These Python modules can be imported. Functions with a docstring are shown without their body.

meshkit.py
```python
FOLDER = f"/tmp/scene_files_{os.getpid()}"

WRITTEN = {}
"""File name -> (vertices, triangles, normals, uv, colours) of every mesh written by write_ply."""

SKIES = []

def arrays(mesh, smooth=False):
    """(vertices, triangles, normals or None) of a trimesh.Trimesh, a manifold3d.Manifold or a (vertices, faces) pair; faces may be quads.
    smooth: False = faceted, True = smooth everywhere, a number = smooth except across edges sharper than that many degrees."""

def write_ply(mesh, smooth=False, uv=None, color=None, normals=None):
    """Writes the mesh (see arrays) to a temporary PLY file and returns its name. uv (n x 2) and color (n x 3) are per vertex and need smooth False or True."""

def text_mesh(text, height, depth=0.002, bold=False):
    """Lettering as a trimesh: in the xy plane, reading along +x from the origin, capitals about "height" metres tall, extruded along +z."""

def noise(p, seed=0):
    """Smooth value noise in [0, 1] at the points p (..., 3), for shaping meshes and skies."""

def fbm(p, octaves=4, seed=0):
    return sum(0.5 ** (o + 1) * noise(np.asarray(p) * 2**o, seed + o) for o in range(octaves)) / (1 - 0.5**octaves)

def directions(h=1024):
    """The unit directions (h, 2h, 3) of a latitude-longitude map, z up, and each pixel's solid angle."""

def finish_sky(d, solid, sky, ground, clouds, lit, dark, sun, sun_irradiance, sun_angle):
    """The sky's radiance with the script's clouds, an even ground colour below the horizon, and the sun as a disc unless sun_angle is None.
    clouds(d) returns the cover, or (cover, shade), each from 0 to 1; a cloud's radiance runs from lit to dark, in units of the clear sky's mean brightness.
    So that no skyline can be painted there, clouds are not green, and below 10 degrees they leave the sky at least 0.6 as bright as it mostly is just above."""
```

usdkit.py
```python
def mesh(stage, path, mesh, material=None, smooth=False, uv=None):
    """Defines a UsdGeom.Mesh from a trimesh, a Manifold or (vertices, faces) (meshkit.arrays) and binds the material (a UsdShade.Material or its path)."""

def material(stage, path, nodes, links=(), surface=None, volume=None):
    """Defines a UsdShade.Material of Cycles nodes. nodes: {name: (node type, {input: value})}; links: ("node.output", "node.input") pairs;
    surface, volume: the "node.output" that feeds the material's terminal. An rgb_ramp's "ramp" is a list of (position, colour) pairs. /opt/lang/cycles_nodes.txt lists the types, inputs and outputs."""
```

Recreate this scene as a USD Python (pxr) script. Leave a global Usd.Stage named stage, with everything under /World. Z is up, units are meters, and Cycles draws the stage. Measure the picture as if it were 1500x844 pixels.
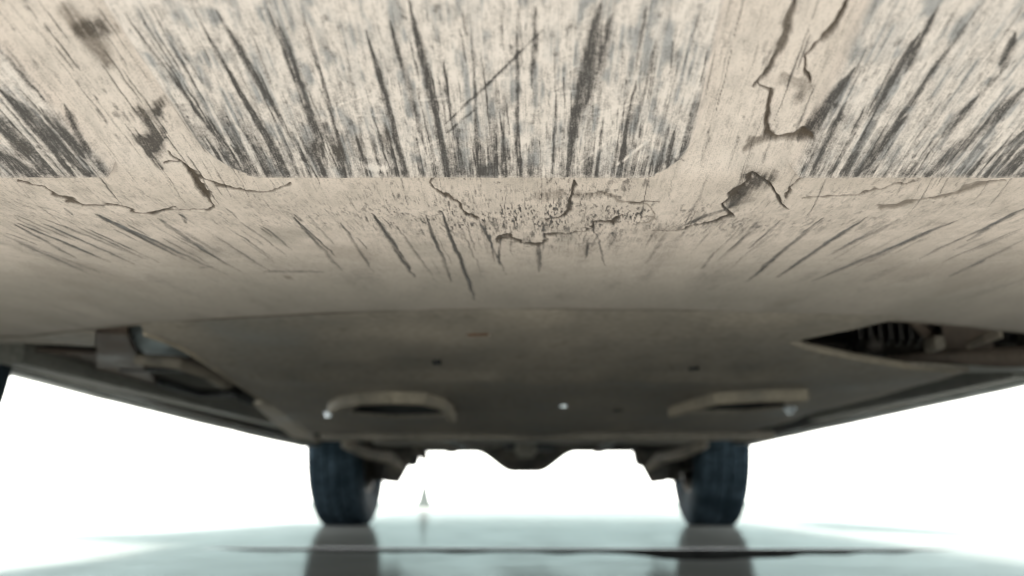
import math
import numpy as np
import trimesh
import manifold3d as m3
from shapely.geometry import Polygon, box as sbox
from shapely import affinity
from pxr import Usd, UsdGeom, UsdLux, UsdShade, Sdf, Gf, Vt
import usdkit
import meshkit

stage = Usd.Stage.CreateInMemory()
UsdGeom.SetStageUpAxis(stage, "Z")
UsdGeom.SetStageMetersPerUnit(stage, 1.0)
UsdGeom.Xform.Define(stage, "/World")

# ---------------------------------------------------------------- camera
# x to the right, y from the nose of the car to its tail, z up; the phone lies near the ground before the bumper
CAM_H, PITCH, YAW, FPX = 0.122, math.atan(301 / 1280), 0.0160, 1280.0
EXPOSURE = 2.60
_f = np.array([-math.sin(YAW) * math.cos(PITCH), math.cos(YAW) * math.cos(PITCH), math.sin(PITCH)])
_r = np.array([math.cos(YAW), math.sin(YAW), 0.0])
_u = np.cross(_r, _f)
C0 = np.array([0, 0, CAM_H])
cam = UsdGeom.Camera.Define(stage, "/World/camera")
mat = np.eye(4)
mat[0, :3], mat[1, :3], mat[2, :3], mat[3, :3] = _r, _u, -_f, C0
cam.AddTransformOp().Set(Gf.Matrix4d(mat.tolist()))
cam.CreateHorizontalApertureAttr(36.0)
cam.CreateVerticalApertureAttr(36.0 * 576 / 1024)
cam.CreateFocalLengthAttr(36.0 * FPX / 1500)
cam.CreateFStopAttr(36.0 * FPX / 1500 / 3.6)
cam.CreateFocusDistanceAttr(0.36)
cam.CreateClippingRangeAttr((0.01, 1000.0))
cam.CreateExposureAttr(EXPOSURE)

# ---------------------------------------------------------------- sky and sun (bright overcast day)
SUN_DIR = np.array([-0.04, -0.85, 0.56])
SUN_DIR = SUN_DIR / np.linalg.norm(SUN_DIR)
dome = UsdLux.DomeLight.Define(stage, "/World/sky")
dome.CreateIntensityAttr(1.0)
sun = UsdLux.DistantLight.Define(stage, "/World/sun")
sun.CreateIntensityAttr(0.85)
sun.CreateAngleAttr(12.0)
sun.CreateColorAttr(Gf.Vec3f(1.0, 0.95, 0.88))
sun.GetPrim().CreateAttribute("inputs:normalize", Sdf.ValueTypeNames.Bool).Set(True)
_z = SUN_DIR
_x = np.cross([0, 0, 1.0], _z); _x /= np.linalg.norm(_x)
_y = np.cross(_z, _x)
sm = np.eye(4); sm[0, :3], sm[1, :3], sm[2, :3] = _x, _y, _z
sun.AddTransformOp().Set(Gf.Matrix4d(sm.tolist()))
sky_mat = usdkit.material(stage, "/World/Looks/overcast_sky", {
    "s": ("sky_texture", {"sky_type": "single_scattering", "sun_disc": False, "sun_elevation": float(math.asin(SUN_DIR[2])),
                          "sun_rotation": float(math.atan2(SUN_DIR[0], SUN_DIR[1])), "aerosol_density": 2.0}),
    "tc": ("texture_coordinate", {}),
    "n": ("noise_texture", {"scale": 2.2, "detail": 5.0, "roughness": 0.55}),
    "rr": ("rgb_ramp", {"ramp": [(0.3, (4.2, 4.35, 4.4)), (0.7, (5.6, 5.7, 5.65))]}),
    "m": ("mix_color", {"fac": 0.88, "use_clamp": False}),
    "b": ("background_shader", {"strength": 0.075}),
}, [("tc.generated", "n.vector"), ("n.fac", "rr.fac"), ("s.color", "m.a"), ("rr.color", "m.b"), ("m.result", "b.color")], surface="b.background")
UsdShade.MaterialBindingAPI.Apply(dome.GetPrim()).Bind(sky_mat)
for p in (dome.GetPrim(),):
    p.SetCustomDataByKey("kind", "structure")


# ---------------------------------------------------------------- helpers
def ray(px, py):
    return _f + _r * (px - 750) / FPX + _u * (422 - py) / FPX


def on_y(px, py, y):            # the point at distance y seen in that direction
    d = ray(px, py); return C0 + d * y / d[1]


def on_z(px, py, z):
    d = ray(px, py); return C0 + d * (z - CAM_H) / d[2]


def on_x(px, py, x):
    d = ray(px, py); return C0 + d * x / d[0]


def pix(P):
    q = np.asarray(P, float) - C0
    k = q @ _f
    return 750 + FPX * (q @ _r) / k, 422 - FPX * (q @ _u) / k


def sstep(a, b, x):
    t = np.clip((x - a) / (b - a), 0, 1); return t * t * (3 - 2 * t)


used = {}


def path_for(name, parent):
    base = (parent.GetPath().pathString if parent else "/World") + "/" + name
    n = used.get(base, 0); used[base] = n + 1
    return base if n == 0 else f"{base}_{n:03d}"


def tag(p, label=None, cat=None, kind=None, group=None):
    for k, v in (("label", label), ("category", cat), ("kind", kind), ("group", group)):
        if v: p.SetCustomDataByKey(k, v)
    return p


def xf(name, parent=None, loc=(0, 0, 0)):
    x = UsdGeom.Xform.Define(stage, path_for(name, parent))
    x.AddTranslateOp().Set(Gf.Vec3d(*map(float, loc)))
    return x.GetPrim()


def obj(name, mesh, material, parent=None, smooth=35):
    return usdkit.mesh(stage, path_for(name, parent), mesh, material, smooth=smooth).GetPrim()


def tri(man):
    m = man.to_mesh(); return trimesh.Trimesh(m.vert_properties[:, :3], m.tri_verts, process=False)


def rbox(sx, sy, sz, r=0.004, at=(0, 0, 0), rot=(0, 0, 0)):
    r = min(r, sx * .45, sy * .45, sz * .45)
    c = m3.Manifold.sphere(r, 12)
    pts = [c.translate((a * (sx / 2 - r), b * (sy / 2 - r), d * (sz / 2 - r))) for a in (-1, 1) for b in (-1, 1) for d in (-1, 1)]
    return m3.Manifold.batch_hull(pts).rotate(rot).translate(tuple(map(float, at)))


def balls(pts_r, seg=20):       # rounded chain
    ms = [m3.Manifold.sphere(r, seg).translate(tuple(map(float, p))) for p, r in pts_r]
    return m3.Manifold.batch_boolean([m3.Manifold.batch_hull([a, b]) for a, b in zip(ms[:-1], ms[1:])], m3.OpType.Add)


def plate(pts3, t, up=(0, 0, 1), r=None):   # thin slab over a convex or concave outline given as 3-d points in a plane-ish ring
    P = np.asarray(pts3, float); n = len(P); v = np.vstack([P, P + np.asarray(up) * t])
    pl = Polygon(P[:, :2])
    tv, tf = trimesh.creation.triangulate_polygon(pl, engine="earcut")
    idx = [int(np.argmin(((P[:, :2] - q) ** 2).sum(1))) for q in tv]
    f = np.array([[idx[a] for a in t_] for t_ in tf])
    faces = [*f[:, ::-1], *(f + n)] + [x for i in range(n) for x in ([i, (i + 1) % n, n + i], [(i + 1) % n, n + (i + 1) % n, n + i])]
    m = trimesh.Trimesh(v, np.array(faces), process=True); m.fix_normals(); return m


def sweep_y(sec, ys, xs, zs):   # a cross-section (x, z) carried along y with an offset per station
    sec = np.asarray(sec, float); k = len(sec); V, Fc = [], []
    for y, x, z in zip(ys, xs, zs):
        V.append(np.c_[sec[:, 0] + x, np.full(k, y), sec[:, 1] + z])
    for i in range(len(ys) - 1):
        for j in range(k):
            a, b, c, d = i * k + j, i * k + (j + 1) % k, (i + 1) * k + (j + 1) % k, (i + 1) * k + j
            Fc += [[a, b, c], [a, c, d]]
    V = np.vstack(V)
    pl = Polygon(sec); tv, tf = trimesh.creation.triangulate_polygon(pl, engine="earcut")
    idx = [int(np.argmin(((sec - q) ** 2).sum(1))) for q in tv]
    f = np.array([[idx[a] for a in t] for t in tf])
    Fc += f.tolist() + (f[:, ::-1] + (len(ys) - 1) * k).tolist()
    m = trimesh.Trimesh(V, np.array(Fc), process=False); m.fix_normals(); return m


def wob(m, amp, freq, seed=0):
    n = np.stack([meshkit.noise(m.vertices * freq + 7.3 * k, seed + k) for k in range(3)], 1) - .5
    m.vertices = m.vertices + n * 2 * amp; return m


# ---------------------------------------------------------------- materials
def dusty(name, dust, under, scale=14.0, lo=.35, hi=.62, rough=.85, drough=.5, streak=(1, 1, 1), bump=.25, spot=(.05, .045, .04), spotamt=.5, spec=.3):
    """Road dust lying over a darker part, thicker here and thinner there, with dark oily spots."""
    return usdkit.material(stage, f"/World/Looks/{name}", {
        "g": ("geometry", {}),
        "mp": ("mapping", {"scale": streak}),
        "n": ("noise_texture", {"scale": scale, "detail": 7.0, "roughness": .62}),
        "r": ("map_range", {"from_min": lo, "from_max": hi, "to_min": 0.0, "to_max": 1.0, "clamp": True}),
        "n2": ("noise_texture", {"scale": scale * 5.3, "detail": 5.0, "roughness": .65}),
        "r2": ("map_range", {"from_min": .60, "from_max": .74, "to_min": 0.0, "to_max": spotamt, "clamp": True}),
        "n3": ("noise_texture", {"scale": scale * 25, "detail": 3.0}),
        "v": ("map_range", {"from_min": .3, "from_max": .7, "to_min": .80, "to_max": 1.12, "clamp": True}),
        "c": ("mix_color", {"a": under, "b": dust}),
        "c2": ("mix_color", {"b": spot}),
        "h": ("hsv", {}),
        "rg": ("mix_float", {"a": drough, "b": rough}),
        "bp": ("bump", {"strength": bump, "distance": .002}),
        "p": ("principled_bsdf", {"specular_ior_level": spec}),
    }, [("g.position", "mp.vector"), ("mp.vector", "n.vector"), ("mp.vector", "n2.vector"), ("g.position", "n3.vector"),
        ("n.fac", "r.value"), ("r.result", "c.fac"), ("n2.fac", "r2.value"), ("c.result", "c2.a"), ("r2.result", "c2.fac"),
        ("n3.fac", "v.value"), ("v.result", "h.value"), ("c2.result", "h.color"), ("h.color", "p.base_color"),
        ("r.result", "rg.fac"), ("rg.result", "p.roughness"), ("n3.fac", "bp.height"), ("bp.normal", "p.normal")], surface="p.BSDF")


def plain(name, col, rough=.6, metallic=0.0, scale=60.0, var=.25):
    return usdkit.material(stage, f"/World/Looks/{name}", {
        "g": ("geometry", {}), "n": ("noise_texture", {"scale": scale, "detail": 5.0}),
        "v": ("map_range", {"from_min": .3, "from_max": .7, "to_min": 1 - var, "to_max": 1 + var, "clamp": True}),
        "h": ("hsv", {"color": col}), "p": ("principled_bsdf", {"roughness": rough, "metallic": metallic}),
    }, [("g.position", "n.vector"), ("n.fac", "v.value"), ("v.result", "h.value"), ("h.color", "p.base_color")], surface="p.BSDF")


TAN = (.40, .345, .285)
M = {
    "tray": dusty("tray_dust", (.325, .282, .236), (.175, .157, .135), 6.0, .32, .66, streak=(1.5, .8, 1), spot=(.07, .055, .04), spotamt=.6),
    "rim_dust": dusty("rim_dust", (.38, .32, .25), (.22, .19, .155), 16, spotamt=.5),
    "liner": dusty("liner_dust", (.085, .07, .06), (.025, .022, .02), 9, .38, .66),
    "brown": dusty("brown_dust", (.165, .125, .10), (.06, .046, .038), 12, .3, .6),
    "arm": dusty("arm_dust", (.29, .25, .205), (.10, .09, .08), 18, .3, .55),
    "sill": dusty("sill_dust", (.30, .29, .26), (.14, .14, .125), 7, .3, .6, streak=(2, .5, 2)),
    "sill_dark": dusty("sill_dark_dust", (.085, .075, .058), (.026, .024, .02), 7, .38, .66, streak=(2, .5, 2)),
    "pan": dusty("pan_dust", (.28, .255, .215), (.13, .12, .105), 6, .3, .62),
    "axle": dusty("axle_dust", (.16, .14, .115), (.035, .032, .03), 12, .4, .7),
    "black": plain("black_plastic", (.018, .018, .019), .55),
    "rubber": dusty("tyre_rubber", (.070, .100, .128), (.018, .031, .042), 10, .42, .72, rough=.95, drough=.8, bump=.1, spotamt=.1, spec=.08),
    "steel": plain("bolt_steel", (.62, .66, .70), .28, 1.0),
    "alloy": plain("wheel_alloy", (.30, .30, .30), .4, .9),
    "pale": dusty("pale_plastic", (.46, .52, .54), (.33, .40, .43), 14, .3, .6, spotamt=.2),
    "paint": plain("grey_paint", (.33, .33, .32), .35, .1, 8, .06),
    "window": plain("dark_window", (.02, .022, .024), .08, 0, 8, .05),
    "dirt": plain("joint_dirt", (.018, .020, .019), .9, 0, 30, .5),
    "wall": plain("white_wall_paint", (.80, .82, .82), .8, 0, 3, .05),
    "skirt": plain("wall_skirting_paint", (.20, .25, .25), .7, 0, 6, .2),
    "lip": dusty("lip_painted_light", (.60, .62, .58), (.80, .82, .80), 9, .42, .7, rough=.7, drough=.35, spotamt=.2),  # pale colour stands in for outside light along the sill edge
    "fin": plain("fin_plastic", (.034, .030, .028), .7),
    "cone": plain("cone_plastic", (.014, .024, .022), .6, 0, 20, .3),
}
# bumper: vertices carry (dust, brown plus seam shade, grey-blue plus painted rearward shade); the fine grain comes from nodes
M["bumper"] = usdkit.material(stage, "/World/Looks/scratched_bumper", {
    "a": ("attribute", {"attribute": "wear_shade"}),
    "sc": ("separate_color", {}),
    "g": ("geometry", {}),
    "mp": ("mapping", {"scale": (1.0, .028, .15)}),
    "n": ("noise_texture", {"scale": 2600.0, "detail": 4.0, "roughness": .7}),
    "mp2": ("mapping", {"scale": (1.0, .3, .5)}),
    "n2": ("noise_texture", {"scale": 420.0, "detail": 6.0, "roughness": .72}),
    "n3": ("noise_texture", {"scale": 38.0, "detail": 6.0, "roughness": .6}),
    "s1": ("math", {"math_type": "add"}),
    "k": ("map_range", {"from_min": .72, "from_max": 1.28, "to_min": -.29, "to_max": .29, "clamp": True}),
    "n4": ("noise_texture", {"scale": 1400.0, "detail": 3.0, "roughness": .75}),
    "km": ("math", {"math_type": "multiply_add", "value2": .75, "value3": .55}),
    "kk": ("math", {"math_type": "multiply"}),
    "k4": ("map_range", {"from_min": .30, "from_max": .70, "to_min": -.26, "to_max": .26, "clamp": True}),
    "d0": ("math", {"math_type": "add"}),
    "d": ("math", {"math_type": "add", "use_clamp": True}),
    "dr": ("map_range", {"range_type": "linear", "from_min": .0, "from_max": .88, "to_min": 0.0, "to_max": 1.0, "clamp": True}),
    "plas": ("color", {"value": (.054, .047, .045)}),
    "dust": ("mix_color", {"a": (.57, .484, .432), "b": (.70, .594, .535)}),
    "dv": ("map_range", {"from_min": .35, "from_max": .65, "to_min": 0.0, "to_max": 1.0, "clamp": True}),
    "tn": ("attribute", {"attribute": "tone"}),
    "pale": ("mix_color", {"b": (.74, .648, .60)}),
    "hzc": ("mix_color", {"a": (.285, .255, .224), "b": (.36, .345, .345)}),
    "hz": ("mix_color", {}),
    "c": ("mix_color", {}),
    "br": ("mix_color", {"b": (.085, .060, .040)}),
    "rg": ("mix_float", {"a": .45, "b": .92}),
    "bp": ("bump", {"strength": .35, "distance": .0007}),
    "p": ("principled_bsdf", {"specular_ior_level": .35}),
}, [("a.color", "sc.color"), ("g.position", "mp.vector"), ("mp.vector", "n.vector"), ("g.position", "mp2.vector"), ("mp2.vector", "n2.vector"), ("g.position", "n3.vector"),
    ("n.fac", "s1.value1"), ("n2.fac", "s1.value2"), ("s1.value", "k.value"), ("sc.r", "d0.value1"), ("tn.fac", "km.value1"), ("km.value", "kk.value2"), ("k.result", "kk.value1"), ("kk.value", "d0.value2"), ("g.position", "n4.vector"), ("n4.fac", "k4.value"), ("d0.value", "d.value1"), ("k4.result", "d.value2"),
    ("d.value", "dr.value"), ("n3.fac", "dv.value"), ("dv.result", "dust.fac"), ("dust.result", "pale.a"), ("tn.fac", "pale.fac"), ("pale.result", "hz.a"), ("sc.b", "hz.fac"), ("tn.fac", "hzc.fac"), ("hzc.result", "hz.b"),
    ("plas.color", "c.a"), ("hz.result", "c.b"), ("dr.result", "c.fac"), ("c.result", "br.a"), ("sc.g", "br.fac"),
    ("br.result", "p.base_color"), ("dr.result", "rg.fac"), ("rg.result", "p.roughness"), ("d.value", "bp.height"), ("bp.normal", "p.normal")],
    surface="p.BSDF")
# floor: damp, trowelled concrete
M["floor"] = usdkit.material(stage, "/World/Looks/damp_concrete", {
    "g": ("geometry", {}),
    "n": ("noise_texture", {"scale": 1.3, "detail": 7.0, "roughness": .6}),
    "n2": ("noise_texture", {"scale": 7.0, "detail": 6.0, "roughness": .65}),
    "c": ("rgb_ramp", {"ramp": [(.3, (.20, .213, .204)), (.5, (.245, .258, .245)), (.7, (.29, .302, .285))]}),
    "k": ("map_range", {"from_min": .62, "from_max": .74, "to_min": 0.0, "to_max": .55, "clamp": True}),
    "c2": ("mix_color", {"b": (.06, .065, .06)}),
    "r": ("map_range", {"from_min": .35, "from_max": .65, "to_min": .07, "to_max": .15, "clamp": True}),
    "bp": ("bump", {"strength": .08, "distance": .002}),
    "d": ("diffuse_bsdf", {}),
    "gl": ("glossy_bsdf", {"color": (.70, .93, .97)}),
    "fr": ("fresnel", {"IOR": 1.33}),
    "wet": ("map_range", {"from_min": .30, "from_max": .62, "to_min": .15, "to_max": .115, "clamp": True}),
    "fm": ("math", {"math_type": "multiply"}),
    "mx": ("mix_closure", {}),
}, [("g.position", "n.vector"), ("g.position", "n2.vector"), ("n.fac", "c.fac"), ("n2.fac", "k.value"),
    ("c.color", "c2.a"), ("k.result", "c2.fac"), ("c2.result", "d.color"), ("n2.fac", "r.value"), ("r.result", "gl.roughness"),
    ("n2.fac", "bp.height"), ("bp.normal", "gl.normal"), ("n2.fac", "wet.value"), ("fr.fac", "fm.value1"), ("wet.result", "fm.value2"),
    ("fm.value", "mx.fac"), ("d.BSDF", "mx.closure1"), ("gl.BSDF", "mx.closure2")], surface="mx.closure")

# ---------------------------------------------------------------- the setting: floor with its open joint, wall behind
rng = np.random.default_rng(5)
jx = np.linspace(-.75, 2.6, 120)
far = 2.085 + .004 * (meshkit.noise(np.c_[jx * 9, jx * 0, jx * 0], 3) - .5) - .012 * (jx - 0)
wid = .12 + .10 * sstep(.14, .26, jx) * (1 - sstep(.38, .85, jx)) + .05 * sstep(-.4, -.1, jx)
wid = wid * (.75 + .6 * meshkit.noise(np.c_[jx * 14, jx * 0, jx * 0], 8)) * (1 - .97 * sstep(.62, 1.05, jx)) * sstep(-.75, -.6, jx) + .003
gap = Polygon(np.r_[np.c_[jx, far], np.c_[jx, far - wid][::-1]])
ground = sbox(-60, -60, 60, 60).difference(gap)
fv, ff = trimesh.creation.triangulate_polygon(ground, engine="earcut")
fm = trimesh.Trimesh(np.c_[fv, np.zeros(len(fv))], ff, process=False)
if fm.face_normals[0][2] < 0: fm.invert()
tag(obj("floor", fm, M["floor"], None, smooth=False), kind="structure")
ring = np.array(gap.exterior.coords)[:-1]
k = len(ring)
gv = np.vstack([np.c_[ring, np.full(k, -.0005)], np.c_[ring, np.full(k, -.045)]])
gf = [x for i in range(k) for x in ([i, (i + 1) % k, k + i], [(i + 1) % k, k + (i + 1) % k, k + i])]
bv, bf = trimesh.creation.triangulate_polygon(gap, engine="earcut")
gm = trimesh.util.concatenate([trimesh.Trimesh(gv, gf, process=False), trimesh.Trimesh(np.c_[bv, np.full(len(bv), -.045)], bf, process=False)])
tag(obj("floor_joint", gm, M["dirt"], None, smooth=False), kind="structure")

wall = xf("boundary_wall", None, (0, 9.0, 0))
obj("wall_face", tri(rbox(26, .25, 3.4, .01, (0, .125, 1.7))), M["wall"], wall)
obj("skirting", tri(rbox(26, .02, .035, .003, (0, -.012, .0175))), M["skirt"], wall)
tag(wall, "white painted wall standing behind the rear of the car", "wall")

cone = xf("traffic_cone", None, (-.94, 8.25, 0))
pr = [(0, .26), (.005, .26), (.009, .25), (.062, .03), (.068, .022), (.068, .018), (0, .018)]
obj("cone_body", trimesh.creation.revolve(np.array(pr)[::-1], sections=32), M["cone"], cone)
obj("cone_base", tri(rbox(.15, .15, .02, .006, (0, 0, .010))), M["cone"], cone)
tag(cone, "small dark traffic cone standing far behind the car beside the left rear tyre", "traffic cone")

# ---------------------------------------------------------------- the car
car = xf("car", None, (0, 0, 0))
tag(car, "dusty car seen from under its scratched front bumper, both rear tyres in view", "car")

# --- bumper cover -------------------------------------------------
TOP = [(.060, CAM_H + .52), (.045, CAM_H + .44), (.050, CAM_H + .34), (.085, CAM_H + .245), (.135, CAM_H + .185), (.180, CAM_H + .156)]
LIP_Y, LIP_Z = .320, CAM_H + .1207


def prof_low(y):     # the underside from chin to seam, z over y
    y = np.asarray(y, float)
    a = LIP_Z + .227 * (LIP_Y - y)
    b = np.full_like(y, LIP_Z - .0004)
    c = LIP_Z - .0004 + .066 * (y - .378)
    z = np.where(y < LIP_Y, a, np.where(y < .378, b, c))
    return z


ylow_s = np.linspace(.18, .672, 6000)
zlow_s = np.convolve(np.pad(prof_low(ylow_s), 60, mode="edge"), np.ones(121) / 121, "valid")
pys = pix(np.c_[np.zeros(6000), ylow_s, zlow_s])[1]
rows_px = np.r_[np.arange(pys[0], 236, 1.25), np.arange(236, 266, .8), np.arange(266, 345, 1.1), np.arange(345, pys[-1], 1.4)]
Yr = np.interp(rows_px, pys, ylow_s)
Zr = np.interp(Yr, ylow_s, zlow_s)
tp = np.array(TOP)
tt = np.linspace(0, 1, 40)
from scipy.interpolate import CubicSpline
allp = np.vstack([tp, [Yr[0], Zr[0]], [Yr[6], Zr[6]]])
cs = CubicSpline(np.r_[0, np.cumsum(np.hypot(*np.diff(allp, axis=0).T))], allp)
top = cs(np.linspace(0, cs.x[-2], 60))[:-1]
Yr, Zr = np.r_[top[:, 0], Yr], np.r_[top[:, 1], Zr]
NR = len(Yr)
halfw = np.maximum(.175, .80 * np.hypot(np.maximum(Yr, .2), Zr - CAM_H) * .605 / .80 * 1.08)
ND = 1080
tcol = np.linspace(-1, 1, ND)
oc = (np.linspace(0, 1, 34)[1:]) ** 1.3
X = np.concatenate([-(halfw[:, None] + (0.88 - halfw[:, None]) * oc[::-1]), halfw[:, None] * tcol, halfw[:, None] + (0.88 - halfw[:, None]) * oc], 1)
NC = X.shape[1]
Yc = np.repeat(Yr[:, None], NC, 1)
Zc = np.repeat(Zr[:, None], NC, 1)
Y = Yc + sstep(.42, .66, Yc) * .55 * np.minimum(np.abs(X), .45) ** 2 + 1.5 * np.maximum(np.abs(X) - .42, 0) ** 2 * (1 - .75 * sstep(.3, .66, Yc))
P = np.stack([X, Y, Zc], -1)
A, B = pix(P.reshape(-1, 3))            # survey coordinates on the cover, in which its marks were measured
A, B = A.reshape(NR, NC), B.reshape(NR, NC)
low = Yc > .15
XY = np.stack([X, Yc, np.zeros_like(X)], -1)


def N(fx, fy, seed, oct_=2):
    return meshkit.fbm(XY * [fx, fy, 1] + [31.7 * seed, 11.1 * seed, seed * 3.3], oct_, seed)


wA = A + 7 * (N(70, 70, 1) - .5) * 2 + 3.5 * (N(260, 260, 2) - .5) * 2
wB = B + 6 * (N(70, 70, 3) - .5) * 2 + 3.5 * (N(260, 260, 4) - .5) * 2


def mark(pts, w, soft=.6, a=None, b=None, taper=False, mod=None):
    """Cover of a stroke along a polyline, from 0 to 1."""
    a = wA if a is None else a; b = wB if b is None else b
    pts = np.asarray(pts, float); out = np.zeros_like(A)
    ws = np.broadcast_to(np.asarray(w, float), len(pts))
    L = len(pts) - 1
    for i in range(L):
        p, q = pts[i], pts[i + 1]
        mrg = max(ws) * 2 + 16
        sel = (A > min(p[0], q[0]) - mrg) & (A < max(p[0], q[0]) + mrg) & (B > min(p[1], q[1]) - mrg) & (B < max(p[1], q[1]) + mrg)
        if not sel.any(): continue
        aa, bb = a[sel], b[sel]
        d = q - p; t = np.clip(((aa - p[0]) * d[0] + (bb - p[1]) * d[1]) / max(d @ d, 1e-9), 0, 1)
        dist = np.hypot(aa - p[0] - t * d[0], bb - p[1] - t * d[1])
        ww = (ws[i] + (ws[i + 1] - ws[i]) * t) / 2
        if mod is not None: ww = ww * mod[sel]
        if taper:
            s = (i + t) / L; ww = ww * np.clip(4 * np.minimum(s, 1 - s) + .15, 0, 1)
        c = 1 - sstep(ww * (1 - soft), ww * (1 + soft) + .5, dist)
        out[sel] = np.maximum(out[sel], c)
    return out


# raised pads, hard at their rear edge and soft at the sides
def pad(xl, xr, r_px):
    # side lines run along the car; the rear corners are rounded
    e = np.minimum(A - (xl + (xl - 828) * (B - 245) / -770.0), (xr + (xr - 828) * (B - 245) / -770.0) - A)
    fb = 247.5 - B
    r = r_px
    corner = (e < r) & (fb < r)
    d = np.where(corner, r - np.hypot(r - np.minimum(e, r), r - np.minimum(fb, r)), np.minimum(e, fb))
    return d                                   # > 0 inside


dp = np.maximum.reduce([pad(-600, 168, 12), pad(322, 1002, 62), pad(1160, 2200, 14)])
inpad = np.where(247.5 - B < np.abs(dp) + 3, sstep(-3.0, 3.0, dp), sstep(-13, 9, dp))
rear_in = sstep(0, 90, B) * 1.0

# dust
midb = np.exp(-((A - 800) / 260.0) ** 2)
n_f = N(900, 15, 11); n_m = N(380, 10, 12); n_w = N(150, 8, 13, 3); n_b = N(45, 30, 14, 4); n_g = N(700, 700, 15); n_c = N(26, 14, 16, 3)
dens = np.where(dp > 0, .30 + .55 * sstep(40, 250, B), .0)
padmask = sstep(-4, 10, dp)
dust = .84 + .05 * padmask + .12 * (n_b - .5)
thr = .66 - .20 * sstep(20, 245, B) * np.clip(.4 + 1.3 * n_c, 0, 1.3)
st = .40 * sstep(thr, thr + .22, n_f) * sstep(.30, .62, n_w) + .26 * sstep(thr + .02, thr + .22, n_m) + .08 * sstep(.56, .74, n_w) + .10
st = st + (.06 + .36 * sstep(150, 245, B)) * (.5 + n_c) * sstep(.38, .62, n_f * .6 + n_m * .4)
edge = np.exp(-np.maximum(dp, 0) / 26.0) * sstep(.25, .6, N(420, 40, 21))
st = np.clip(st + .42 * edge * (254 - B < 120), 0, 1)
dust = dust - st * padmask * .85
# blue-grey patches where the dust is thin
haze_falloff = np.clip(sstep(.42, .70, N(260, 110, 17, 5)) * (.25 + .75 * sstep(.4, .6, n_f)) * .95 + .12, 0, 1) * (.25 + .75 * padmask) * sstep(400, 300, B)
# ribs and band: fine short nicks
ribs = (1 - padmask) * sstep(257, 200, B)
dust -= ribs * .45 * sstep(.60, .74, N(420, 120, 22, 3)) * sstep(.35, .6, n_c) + (.22 + .40 * midb) * (1 - padmask) * sstep(345, 300, B) * sstep(235, 262, B) * sstep(.58, .72, N(1000, 260, 50, 3)) * sstep(.40, .62, N(70, 45, 51, 3))
band = sstep(256, 262, B) * sstep(345, 322, B)
dust -= band * (.15 + .7 * midb) * sstep(.54, .68, N(1600, 220, 23, 3)) * sstep(.35, .6, N(140, 70, 47, 2)) * sstep(250, 320, B) * 1.1
# chips and runs under the lip
lipn = np.exp(-((B - 326 - 12 * midb + 6 * (n_b - .5)) / (9 + 22 * midb)) ** 2)
side_ok = .30 + .70 * np.clip(midb + np.exp(-((A - 1180) / 130.0) ** 2) + .5 * np.exp(-((A - 220) / 90.0) ** 2), 0, 1)
dust -= lipn * side_ok * .95 * (.55 * sstep(.50, .68, N(1500, 170, 24, 3)) * sstep(.36, .56, N(120, 50, 48, 2)) + .35 * sstep(.58, .70, N(300, 60, 49, 3)))
runs = sstep(.62, .76, N(300, 6, 25)) * sstep(320, 332, B) * sstep(430, 345, B) * sstep(.42, .62, N(30, 10, 26, 3))
dust -= .45 * runs
lowz = sstep(325, 345, B)
haze_falloff = np.maximum(haze_falloff, .95 * sstep(318, 440, B) * (.75 + .5 * (N(30, 12, 29, 4))))  # light falloff towards the seam, painted in as darker grey-brown
haze_falloff = np.maximum(haze_falloff, lowz * .55 * sstep(.52, .75, N(60, 14, 27, 4)) * sstep(470, 360, B))
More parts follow.
